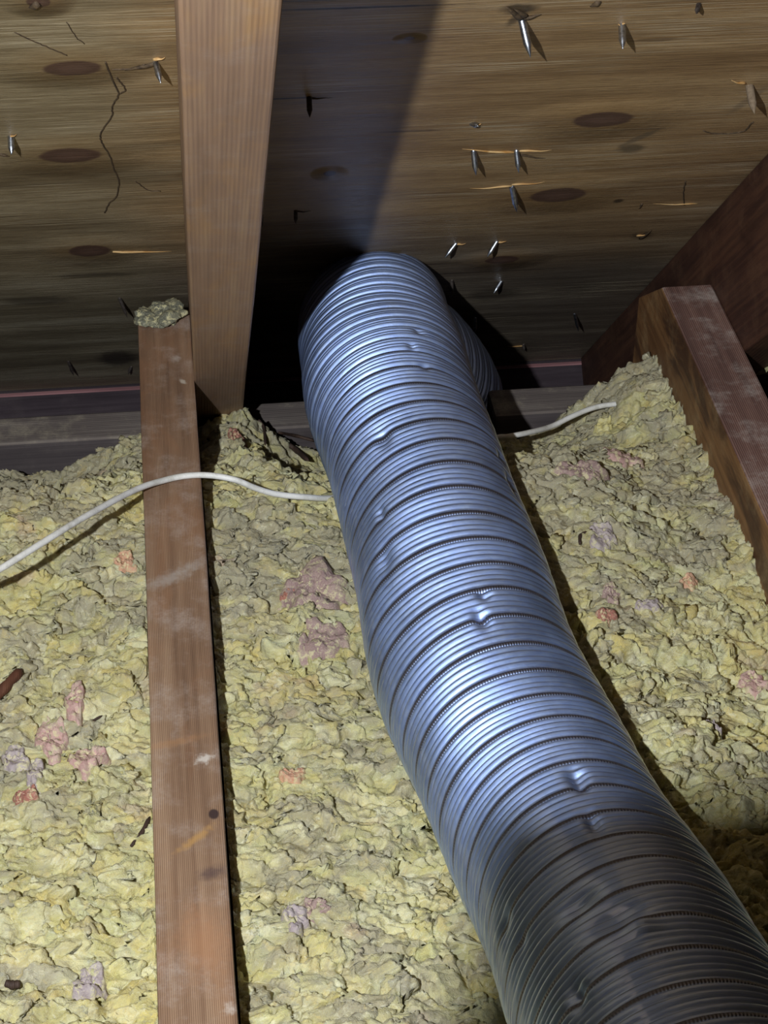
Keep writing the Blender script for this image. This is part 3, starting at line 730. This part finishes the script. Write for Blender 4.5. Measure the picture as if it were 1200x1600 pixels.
for i, (px, py, w, h, k, lab) in enumerate([
    (492, 926, 120, 62, 'mauve', 'largest dusty pink tuft, left of the middle of the duct'),
    (508, 1012, 92, 50, 'mauve', 'dusty pink tuft just below the largest pink one by the duct'),
    (452, 932, 26, 12, 'red', 'small red streak of wool on the largest pink tuft'),
    (370, 692, 26, 34, 'red', 'small red tuft at the foot of the tan rafter'),
    (120, 1112, 36, 62, 'pink', 'tall pink tuft, topmost of the pink cluster at the left'),
    (82, 1166, 58, 56, 'pink', 'pink tuft at the left of the pink cluster'),
    (138, 1196, 58, 46, 'pink', 'pink tuft at the lower right of the pink cluster near the joist'),
    (26, 1198, 46, 42, 'lilac', 'pale lilac tuft at the left edge below the wood chip'),
    (60, 1230, 32, 40, 'lilac', 'small lilac tuft between the pink cluster and the red flake'),
    (43, 1258, 44, 17, 'red', 'flat dark red flake of wool at the left edge'),
    (142, 1542, 56, 44, 'lilac', 'lilac tuft at the bottom left beside the joist'),
    (972, 722, 62, 38, 'pink', 'pink tuft right of the duct below the cable end'),
    (908, 746, 84, 32, 'mauve', 'wide mauve tuft just right of the upper duct'),
    (946, 972, 34, 22, 'red', 'red tuft right of the duct'),
    (1176, 1074, 52, 28, 'pink', 'pink tuft at the right edge below the joist'),
    (196, 886, 42, 26, 'salmon', 'salmon tuft left of the joist below the cable'),
    (458, 1214, 38, 26, 'salmon', 'small salmon tuft between the joist and the lower duct'),
    (940, 846, 52, 34, 'lilac', 'lilac grey tuft beside the dark hole right of the duct'),
    (1076, 920, 30, 22, 'salmon', 'faded salmon tuft near the right joist'),
    (1014, 951, 50, 20, 'lilac', 'lilac tuft between the red tuft and the right joist'),
    (462, 1450, 46, 34, 'lilac', 'whitish lilac tuft at the bottom between joist and duct'),
    (494, 1428, 46, 22, 'mauve', 'mauve flake above the whitish tuft at the bottom'),
    (1116, 1150, 36, 18, 'lilac', 'small lilac tuft at the lower right'),
    (955, 930, 34, 26, 'mauve', 'mauve tuft just above the red tuft right of the duct'),
    (942, 672, 30, 22, 'yellow', 'bright yellow tuft under the right end of the cable')]):
    tuft(px, py, w, h, k, lab, 100+i)
for i, (px, py, w, h) in enumerate([(1128, 858, 34, 26), (1152, 910, 40, 34), (1160, 945, 50, 36), (1108, 812, 26, 30)]):
    p = on_plane(px, py, (1, 0, 0), 0.400)
    o = tuft(px, py, w, h, 'yellow', ['curled yellow tuft clinging to the side of the right joist', 'pointed yellow tuft on the right joist side below the curled one',
             'lowest yellow tuft against the side of the right joist', 'uppermost yellow tuft against the side of the right joist'][i], 160+i, z=float(p[2]), flat=0.8, sink=0.5)
# dust caught on the far end of the left joist
P = on_level(252, 492, 0.002)
for i, (px, py, w, h, lab) in enumerate([(236, 497, 40, 22, 'grey-green dust clump on the left of the joist end'), (265, 490, 46, 32, 'grey-green dust clump on the right of the joist end by the rafter')]):
    tuft(px, py, w, h, 'dust', lab, 180+i, z=0.0045, flat=0.5, sink=0.35, name='dust_clump', cat='dust', group='dust clumps on the joist end')

M_CHIP = wood('chip_brown', srgb(62, 36, 26), srgb(96, 60, 44), srgb(128, 88, 66), 300, 0.3)
M_TWIG = wood('twig_dark', srgb(40, 30, 26), srgb(66, 50, 42), srgb(92, 74, 62), 300, 0.3)
def chip(pts, r, label, mat, name='wood_chip', lift=0.015, flat=0.5):
    W = []
    for (px, py) in pts:
        Pq = on_level(px, py, -0.06)
        for _ in range(4):
            bay = 'mid' if Pq[0] > 0.019 else 'left'
            Pq = on_level(px, py, float(ins_base(np.array([Pq[0]]), np.array([Pq[1]]), bay)[0]) + lift)
        W.append(Pq)
    W = np.array(W); o0 = W[0].copy(); C = catmull(W - o0, 5)
    k = np.linspace(0, 1, len(C)); rr = r*(0.75 + 0.35*np.sin(k*3.0) + 0.12*np.sin(k*17)); rr[-1] *= 0.4
    me = tube_mesh(name, C, rr, 6); o = link(name, me, mat); o.location = o0
    tag(o, label, 'wood chip', 'bits of wood on the insulation'); return o
chip([(-14, 1098), (8, 1074), (34, 1046)], 0.0034, 'brown wood chip at the left edge of the insulation', M_CHIP)
chip([(436, 676), (462, 681), (492, 689)], 0.0013, 'thin brown stick lying in front of the wall plate left of the duct', M_TWIG)
chip([(450, 694), (464, 704), (482, 720)], 0.0022, 'short brown stick just above the cable left of the duct', M_TWIG)
chip([(404, 656), (412, 668), (415, 696)], 0.0012, 'dark curled strip beside the foot of the tan rafter', M_TWIG)
chip([(205, 1322), (222, 1300), (234, 1276)], 0.0012, 'dark bent twig beside the lower joist', M_TWIG)
chip([(8, 1536), (20, 1539), (32, 1537)], 0.0022, 'black fleck at the bottom left corner', M_TWIG)
chip([(906, 850), (908, 836), (930, 826)], 0.0012, 'dark curled strip around the lilac grey tuft right of the duct', M_TWIG)
chip([(120, 1140), (142, 1128), (160, 1118)], 0.0008, 'thin dark stem beside the pink cluster', M_TWIG)

# ------------------------------------------------------------------ post added out of view to block the torch at lower right
post = plain_box('shade_post', (-0.0735, 0.071, -0.185), (-0.0355, 0.135, 0.669), M_SHADE_POST, None, 0.0015)
tag(post, 'added upright wooden post out of view, shading the lower duct', 'post')
